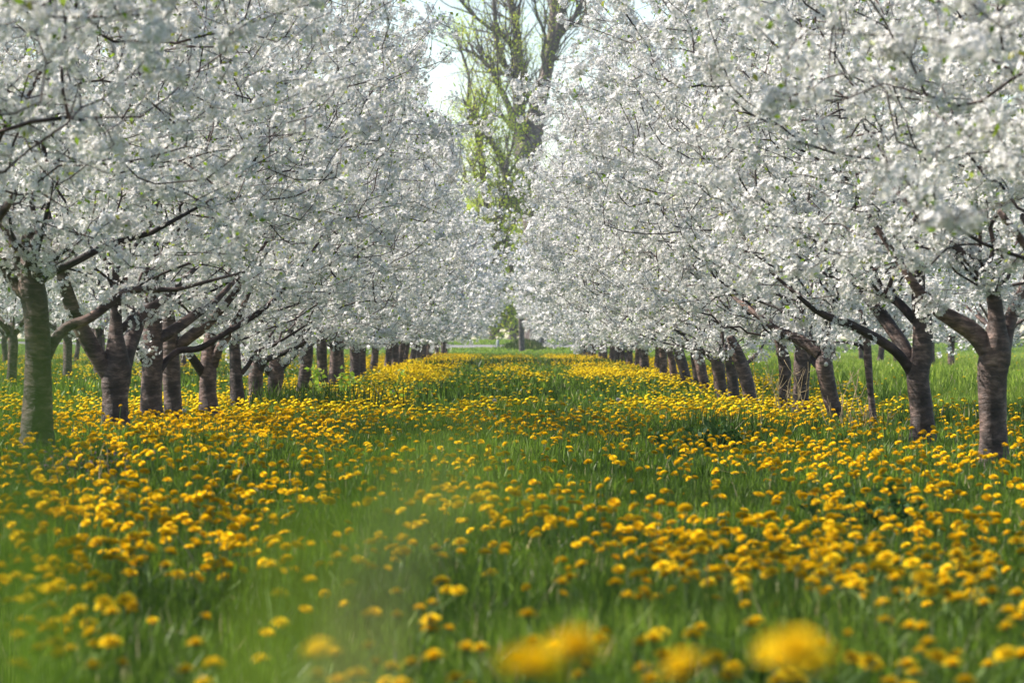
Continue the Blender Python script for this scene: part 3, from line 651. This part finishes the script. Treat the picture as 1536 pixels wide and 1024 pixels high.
for k, s in enumerate(spec):
    c, r_, sx = place_of(*s[:3]); tilt = rng.uniform(0, 0.45); info.append((c, r_, sx, tilt))
for c in range(7):
    for r_ in range(4):
        ks = sorted([k for k in range(len(spec)) if info[k][0] == c and info[k][1] == r_ and len(spec[k]) == 4], key=lambda k: info[k][2])
        for q, k in enumerate(ks): cells[k] = (ORD[q] if q < len(ORD) else 'last', c, r_)
for k, s in enumerate(spec):
    x, y, h, size = s[:4]; tilt = info[k][3]; gz = float(G(x, y))
    adj = ('large' if size > .0265 else 'small' if size < .0215 else 'mid-sized') + ' ' + ('tilted' if tilt > .28 else 'upright' if tilt < .1 else 'domed')
    if len(s) == 5: lb = s[4]
    else:
        o_, c, r_ = cells[k]; lb = f'{adj} dandelion {rows_w[r_]}, {o_} from left {cols_w[c]}'
    root = empty('dandelion', (x, y, gz), lb, 'flower', 'yellow dandelions in the near meadow')
    az_ = rng.uniform(0, 6.28); e = Euler((tilt*math.cos(az_), tilt*math.sin(az_), rng.uniform(0, 6.28)))
    hd = link('flower_head', heads[k % 3], root, (0, 0, h), 0, (size,)*3); hd.rotation_euler = e
    b = link('bract_cup', bract, root, (0, 0, h), 0, (size,)*3); b.rotation_euler = e
    st = link('stem', stems[k % 4], root, (0, 0, h-size*.15), rng.uniform(0, 6.28), (1, 1, h)); 
# the uncountable rest, one object
Vs, Qs, Ts, ti, off = [], [], [], [], 0
def rnd_tilt(n, amt): Nn = np.stack([rng.normal(0, amt, n), rng.normal(0, amt, n), np.ones(n)], 1); return basis_from_normal(Nn, rng.uniform(0, 6.28, n))
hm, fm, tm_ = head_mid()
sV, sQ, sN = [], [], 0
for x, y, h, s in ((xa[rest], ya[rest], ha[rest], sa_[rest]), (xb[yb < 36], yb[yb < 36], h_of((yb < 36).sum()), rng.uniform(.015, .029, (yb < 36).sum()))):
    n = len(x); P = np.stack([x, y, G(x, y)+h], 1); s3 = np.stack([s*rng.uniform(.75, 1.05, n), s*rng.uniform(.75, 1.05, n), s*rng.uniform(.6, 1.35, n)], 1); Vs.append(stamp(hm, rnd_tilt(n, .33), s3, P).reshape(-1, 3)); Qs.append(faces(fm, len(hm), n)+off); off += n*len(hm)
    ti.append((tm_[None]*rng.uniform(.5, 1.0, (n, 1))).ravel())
    b = np.stack([x+rng.normal(0, .02, n), y+rng.normal(0, .02, n), G(x, y)-.01], 1); wv = np.array([.0032, 0, 0])
    SV = np.stack([b-wv, b+wv, P+wv*.8, P-wv*.8], 1).reshape(-1, 3); sV.append(SV); sQ.append(faces([(0, 1, 2, 3)], 4, n)+sN); sN += n*4
hf, fq, ft, tf = head_far()
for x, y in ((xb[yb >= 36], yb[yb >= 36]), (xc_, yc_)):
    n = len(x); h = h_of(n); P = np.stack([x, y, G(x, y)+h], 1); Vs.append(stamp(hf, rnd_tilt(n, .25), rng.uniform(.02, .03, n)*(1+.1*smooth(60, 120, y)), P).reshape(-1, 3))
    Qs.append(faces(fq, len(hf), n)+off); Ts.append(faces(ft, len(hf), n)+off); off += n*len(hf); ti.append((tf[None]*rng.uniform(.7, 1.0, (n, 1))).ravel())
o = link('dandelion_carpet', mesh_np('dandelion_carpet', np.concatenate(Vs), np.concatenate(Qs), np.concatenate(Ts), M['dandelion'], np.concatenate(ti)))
o['kind'] = 'stuff'; tag(o, 'carpet of countless yellow dandelion heads spreading under the cherry rows', 'flowers')
o = link('dandelion_stems', mesh_np('dandelion_stems', np.concatenate(sV), np.concatenate(sQ), mat=M['stem'], tint=np.tile([0, 0, 1, 1], sN//4)))
o['kind'] = 'stuff'; tag(o, 'pale stems under the countless dandelion heads of the carpet', 'stems')
print('dandelions', round(time.time()-T0, 1))

# ------------------------------------------------------------------ grass
def blades(rng, x, y, h, wd, lean=0.35, z=None, tint=None, curl=1.0, mf=.55):
    n = len(x); g0 = G(x, y)-0.01 if z is None else z; a = rng.uniform(0, 6.28, n); ln = np.abs(rng.normal(0, lean, n))*h
    dx, dy = np.cos(a)*ln, np.sin(a)*ln; f = rng.uniform(-1.0, 1.0, n); wx, wy = np.cos(f)*wd/2, np.sin(f)*wd/2
    B = np.stack([x, y, g0], 1); Mi = B + np.stack([dx*(.3 if mf < .8 else .85), dy*(.3 if mf < .8 else .85), h*mf], 1); Tp = B + np.stack([dx*curl, dy*curl, h*(1-.25*np.minimum(1, (ln/h)**2))], 1); Wv = np.stack([wx, wy, np.zeros(n)], 1)
    V = np.stack([B-Wv, B+Wv, Mi+Wv*.85, Mi-Wv*.85, Tp], 1)
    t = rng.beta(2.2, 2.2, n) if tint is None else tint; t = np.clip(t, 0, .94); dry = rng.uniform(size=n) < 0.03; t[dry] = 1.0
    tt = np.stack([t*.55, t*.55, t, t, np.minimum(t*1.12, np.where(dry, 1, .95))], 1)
    return V.reshape(-1, 3), faces([(0, 1, 2, 3)], 5, n), faces([(3, 2, 4)], 5, n), tt.ravel()
rg = np.random.default_rng(202)
Vs, Qs, Ts, ti, off = [], [], [], [], 0
def addb(res):
    global off
    V, q, t, tt = res; Vs.append(V); Qs.append(q+off); Ts.append(t+off); ti.append(tt); off += len(V)
def lush(x, y): return hashnoise(x, y*.5, 1.7, 8)
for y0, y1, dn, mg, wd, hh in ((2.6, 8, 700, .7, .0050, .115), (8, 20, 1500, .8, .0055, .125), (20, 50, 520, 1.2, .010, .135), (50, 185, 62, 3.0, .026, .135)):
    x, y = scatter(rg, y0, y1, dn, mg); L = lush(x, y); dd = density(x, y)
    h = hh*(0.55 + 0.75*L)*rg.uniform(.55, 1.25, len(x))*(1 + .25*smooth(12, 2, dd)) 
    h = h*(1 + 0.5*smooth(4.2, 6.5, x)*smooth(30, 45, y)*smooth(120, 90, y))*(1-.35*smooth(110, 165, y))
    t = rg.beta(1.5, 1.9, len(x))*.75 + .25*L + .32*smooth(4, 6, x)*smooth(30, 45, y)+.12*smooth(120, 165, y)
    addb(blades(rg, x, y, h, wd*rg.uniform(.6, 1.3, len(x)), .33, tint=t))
# broad low leaves of dandelion and dock among the blades
for y0, y1, dn in ((6, 20, 130), (20, 40, 45)):
    x, y = scatter(rg, y0, y1, dn, .8); c_ = hashnoise(x, y, 2.3, 12) > .42; x, y = x[c_], y[c_]
    addb(blades(rg, x, y, rg.uniform(.05, .13, len(x)), rg.uniform(.012, .026, len(x)), .9, tint=.1+.5*rg.uniform(size=len(x))))
# tufts
tuf = []
for px, py, n, hh, sp in [(470, 600, 500, .42, .45), (440, 590, 300, .36, .4), (560, 720, 260, .26, .3), (1075, 640, 300, .3, .22), (1270, 640, 160, .26, .4), (715, 545, 500, .3, .7), (860, 545, 500, .3, .8), (800, 540, 400, .26, 1.0), (310, 560, 500, .3, .8), (1040, 645, 160, .28, .3), (620, 590, 500, .22, .6), (80, 700, 200, .25, .3), (500, 830, 160, .26, .2), (1150, 900, 160, .22, .3), (1000, 715, 260, .2, .35), (1500, 620, 300, .3, .5)]:
    x0, z0 = gp(px, py); x = x0+rg.normal(0, sp, n); y = z0+rg.normal(0, sp*1.6, n); w_ = .006*max(1, z0/14)
    addb(blades(rg, x, y, hh*rg.uniform(.5, 1.1, n), np.full(n, w_), .3, tint=rg.beta(2, 3, n)*.6))
x = rg.uniform(-45, 45, 60000); y = rg.uniform(183, 262, 60000); ys_ = y - 0.8*np.clip(x-1.5, 0, 400) - 0.8*np.clip(-x-11, 0, 400); road_ = (ys_ > 214.6) & (ys_ < 225.2); x, y = x[~road_], y[~road_]
addb(blades(rg, x, y, rg.uniform(.05, .14, len(x)), np.full(len(x), .07), .3, tint=.75+.19*rg.uniform(size=len(x))))
x = rg.normal(.6, .42, 3000); y = rg.normal(207.5, 1.6, 3000); k_ = y < 213; x, y = x[k_], y[k_]
addb(blades(rg, x, y, rg.uniform(.15, .4, len(x)), np.full(len(x), .04), .3, tint=.25*rg.uniform(size=len(x))))
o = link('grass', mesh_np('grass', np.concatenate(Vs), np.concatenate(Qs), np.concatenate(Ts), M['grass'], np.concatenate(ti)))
o['kind'] = 'stuff'; tag(o, 'green meadow grass growing between the dandelions and cherry trunks', 'grass')
# tall blades right in front of the lens, far out of focus
Vs, Qs, Ts, ti, off = [], [], [], [], 0
for px, top, Z, n, sp, w_, sl in [(-40, 560, .8, 1, .004, .005, 0),
        (820, 990, 1.5, 2, .08, .006, 0), (60, 940, 1.5, 3, .06, .006, 0), (1150, 980, 1.6, 3, .1, .006, 0), (1450, 990, 1.7, 3, .1, .006, 0), (240, 990, 1.6, 3, .08, .006, 0)]:
    x = (px-VX)/FPX*Z + rg.normal(0, sp, n) - sl; y = Z + rg.normal(0, .05, n); g0 = G(x, y)
    h = CAMZ-(top-VY)/FPX*Z - g0 - np.abs(rg.normal(0, .010, n))
    V, q, t, tt = blades(rg, x, y, h, np.full(n, w_), .03, tint=.40+.25*rg.uniform(size=n), mf=.93)
    V = V.reshape(-1, 5, 3); V[:, 2:4, 0] += sl*.9; V[:, 4, 0] += sl; addb((V.reshape(-1, 3), q, t, tt))
def ribbon(pts, Z, wd, t):
    P = spline([(*W(x, y, Z + dz_), w_) for x, y, dz_, w_ in pts], 8); T = np.gradient(P[:, :3], axis=0); Nn = np.stack([T[:, 2], T[:, 1]*0, -T[:, 0]], 1); Nn /= np.linalg.norm(Nn, axis=1, keepdims=True)
    V = np.stack([P[:, :3]-Nn*P[:, 3:]*wd/2, P[:, :3]+Nn*P[:, 3:]*wd/2], 1).reshape(-1, 3); n = len(P); i = np.arange(n-1)*2
    return V, np.stack([i, i+1, i+3, i+2], 1), np.zeros((0, 3), np.int32), np.full(len(V), t)
addb(ribbon([(30, 4200, .1, 1), (25, 1500, .05, 1), (20, 900, 0, 1), (30, 620, 0, 1), (40, 470, 0, .8), (45, 400, 0, .15)], .62, .0042, .40))
addb(ribbon([(60, 4200, .1, 1), (75, 1500, .05, 1), (85, 900, 0, 1), (70, 700, 0, 1), (50, 540, 0, .7), (40, 460, 0, .15)], .70, .0040, .45))
addb(ribbon([(250, 4200, .15, 1), (330, 1500, .05, 1), (420, 930, 0, 1), (520, 770, -.02, 1), (630, 710, -.03, .9), (740, 730, -.03, .7), (810, 800, -.03, .2)], .64, .0050, .86))
addb(ribbon([(420, 4200, .15, 1), (470, 1500, .05, 1), (540, 980, 0, 1), (610, 800, 0, .9), (700, 700, 0, .5), (730, 680, 0, .15)], .72, .0045, .98))
o = link('tall_grass', mesh_np('tall_grass', np.concatenate(Vs), np.concatenate(Qs), np.concatenate(Ts), M['grass'], np.concatenate(ti)))
o['kind'] = 'stuff'; tag(o, 'tall out-of-focus grass blades right in front of the lens', 'grass')

# ------------------------------------------------------------------ small plants
def sucker(px, py, Z, n, hh, lb, sp=.12, mat='hay', seed=0, cat='shrub', name='dry_shoots', twig=2):
    r_ = np.random.default_rng(seed); q = W(px, py, Z); O = np.array([q[0], Z, float(G(q[0], Z))]); root = empty(name, tuple(O), lb, cat); t = Tubes()
    for k in range(n):
        d = np.array([r_.normal(0, .3), r_.normal(0, .3), 1.0]); p_ = np.array([r_.normal(0, sp), r_.normal(0, sp), -.03]); P = [p_]; L = hh*r_.uniform(.5, 1.1)
        for i in range(7): d = d + r_.normal(0, .12, 3); d[2] = max(d[2], .3); d /= np.linalg.norm(d); P.append(P[-1]+d*L/7)
        t = Tubes(); t.add(P, np.linspace(.0055, .002, 8), 5)
        for j in range(twig):
            s = P[r_.integers(2, 7)]; dd = d + r_.normal(0, .7, 3); dd /= np.linalg.norm(dd); t.add([s, s+dd*L*.12, s+dd*L*.25+[0, 0, .03]], [.003, .0025, .0012], 4)
        me = t.mesh('stem', M[mat]); at = me.attributes.new('tint', 'FLOAT', 'POINT'); at.data.foreach_set('value', r_.uniform(0, 1, len(me.vertices)).astype(np.float32))
        link('stem', me, root)
    return root
sucker(1185, 615, 38.8, 9, .85, 'tangle of thin reddish bramble shoots in front of the split-barked trunk', seed=1, name='bramble', sp=.10)
sucker(1160, 600, 40.0, 4, .7, 'few arching dry shoots left of the bramble tangle', seed=2, name='dry_shoots', sp=.1)
sucker(1275, 635, 33.5, 8, .6, 'pale dry branching weed right of the leaning trunk with pruning cut', seed=3, name='dry_weed', sp=.12, twig=4)
sucker(1290, 640, 31.0, 22, .32, 'clump of tan dead grass stalks at the foot of the young cherry', seed=4, name='dead_grass_clump', sp=.13, cat='dry grass', twig=1)
sucker(95, 705, 19.0, 14, .24, 'tuft of brownish dead stalks among grass at the left edge', seed=5, name='dead_grass_clump', sp=.16, cat='dry grass', twig=1)
def leafy_plant(px, py, Z, n, hh, lb, mat, seed, name, size):
    r_ = np.random.default_rng(seed); q = W(px, py, Z); O = np.array([q[0], Z, float(G(q[0], Z))]); root = empty(name, tuple(O), lb, 'plant'); t = Tubes(); E = []
    for k in range(n):
        b = r_.normal(0, hh*.7, 2); P = np.array([(b[0], b[1], -.02), (b[0]*1.1, b[1]*1.1, hh*.5), (b[0]*1.2, b[1]*1.2, hh*r_.uniform(.7, 1.1))]); t = Tubes(); t.add(P, [.004, .003, .002], 5); me = t.mesh('stem', M['stem']); at = me.attributes.new('tint', 'FLOAT', 'POINT'); at.data.foreach_set('value', np.full(len(me.vertices), .3, np.float32)); link('stem', me, root); E += [P[1], P[2], (P[1]+P[2])/2]
    E = np.repeat(np.array(E), 6, 0)+r_.normal(0, .02, (len(E)*6, 3)); link('leaves', leaf_mesh('leaves', r_, E, size, M[mat]), root)
leafy_plant(1082, 650, 27.5, 16, .20, 'dark broad-leaved weed clump in the grass before the right row', 'weed', 1, 'weed_clump', .06)
leafy_plant(1330, 740, 16.5, 12, .16, 'low broad-leaved weed in shade at the right', 'weed', 2, 'weed_clump', .05)
leafy_plant(110, 700, 20.0, 26, .15, 'patch of pinkish dead-nettle at the left edge of the meadow', 'nettle', 3, 'dead_nettle', .03)
leafy_plant(500, 560, 52, 8, .5, 'light green leafy sapling before the dark trunks in the left row', 'leaf', 4, 'sapling', .09)
# seed heads
r_ = np.random.default_rng(9); D = r_.normal(size=(160, 3)); D /= np.linalg.norm(D, axis=1, keepdims=True)
Rr = basis_from_normal(D, r_.uniform(0, 6.28, 160)); tmv = np.array([(0, 0, .15), (.16, 0, 1), (0, .16, 1.0), (-.16, 0, 1), (0, -.16, 1)]); V = stamp(tmv, Rr, np.ones(160), np.zeros((160, 3)))
seedm = mesh_np('seed_ball', V, None, faces([(0, 1, 2), (0, 3, 4), (1, 2, 3), (1, 3, 4)], 5, 160), M['seed'], np.full(800, .6))
for k, (px, py, Z, lb) in enumerate([(930, 585, 51, 'white dandelion seed ball in the far right part of the alley flowers'), (590, 577, 54, 'white dandelion seed ball at the foot of the left row'), (742, 612, 38, 'white dandelion seed ball near the middle of the alley'), (1500, 655, 26, 'white dandelion seed ball beside the thickest right trunk'), (276, 612, 33, 'white dandelion seed ball between the left row trunks'), (927, 605, 43, 'faded white dandelion seed ball below the other in the alley')]):
    q = W(px, py, Z); gz = float(G(q[0], Z)); root = empty('dandelion_clock', (q[0], Z, gz), lb, 'seed head', 'dandelion seed balls'); h = .2
    link('seed_ball', seedm, root, (0, 0, h), 0, (.022,)*3); link('stem', stems[k % 4], root, (0, 0, h), 0, (1, 1, h))
print('built in', round(time.time()-T0, 1), 's')

# ------------------------------------------------------------------ air
bx = np.array([(x, y, z) for x in (-262, 262) for y in (-62, 622) for z in (-1.4, 32)], float)
hz = link('haze', mesh_np('haze', bx, [(0, 1, 3, 2), (4, 6, 7, 5), (0, 4, 5, 1), (2, 3, 7, 6), (0, 2, 6, 4), (1, 5, 7, 3)])); hz['kind'] = 'stuff'
m = bpy.data.materials.new('haze'); m.use_nodes = True; n = m.node_tree; n.nodes.clear(); out = n.nodes.new('ShaderNodeOutputMaterial'); v = n.nodes.new('ShaderNodeVolumePrincipled')
v.inputs['Color'].default_value = (0.93, 0.95, 1.0, 1); v.inputs['Density'].default_value = 0.00028; v.inputs['Anisotropy'].default_value = 0.3
n.links.new(v.outputs[0], out.inputs['Volume']); hz.data.materials.append(m)
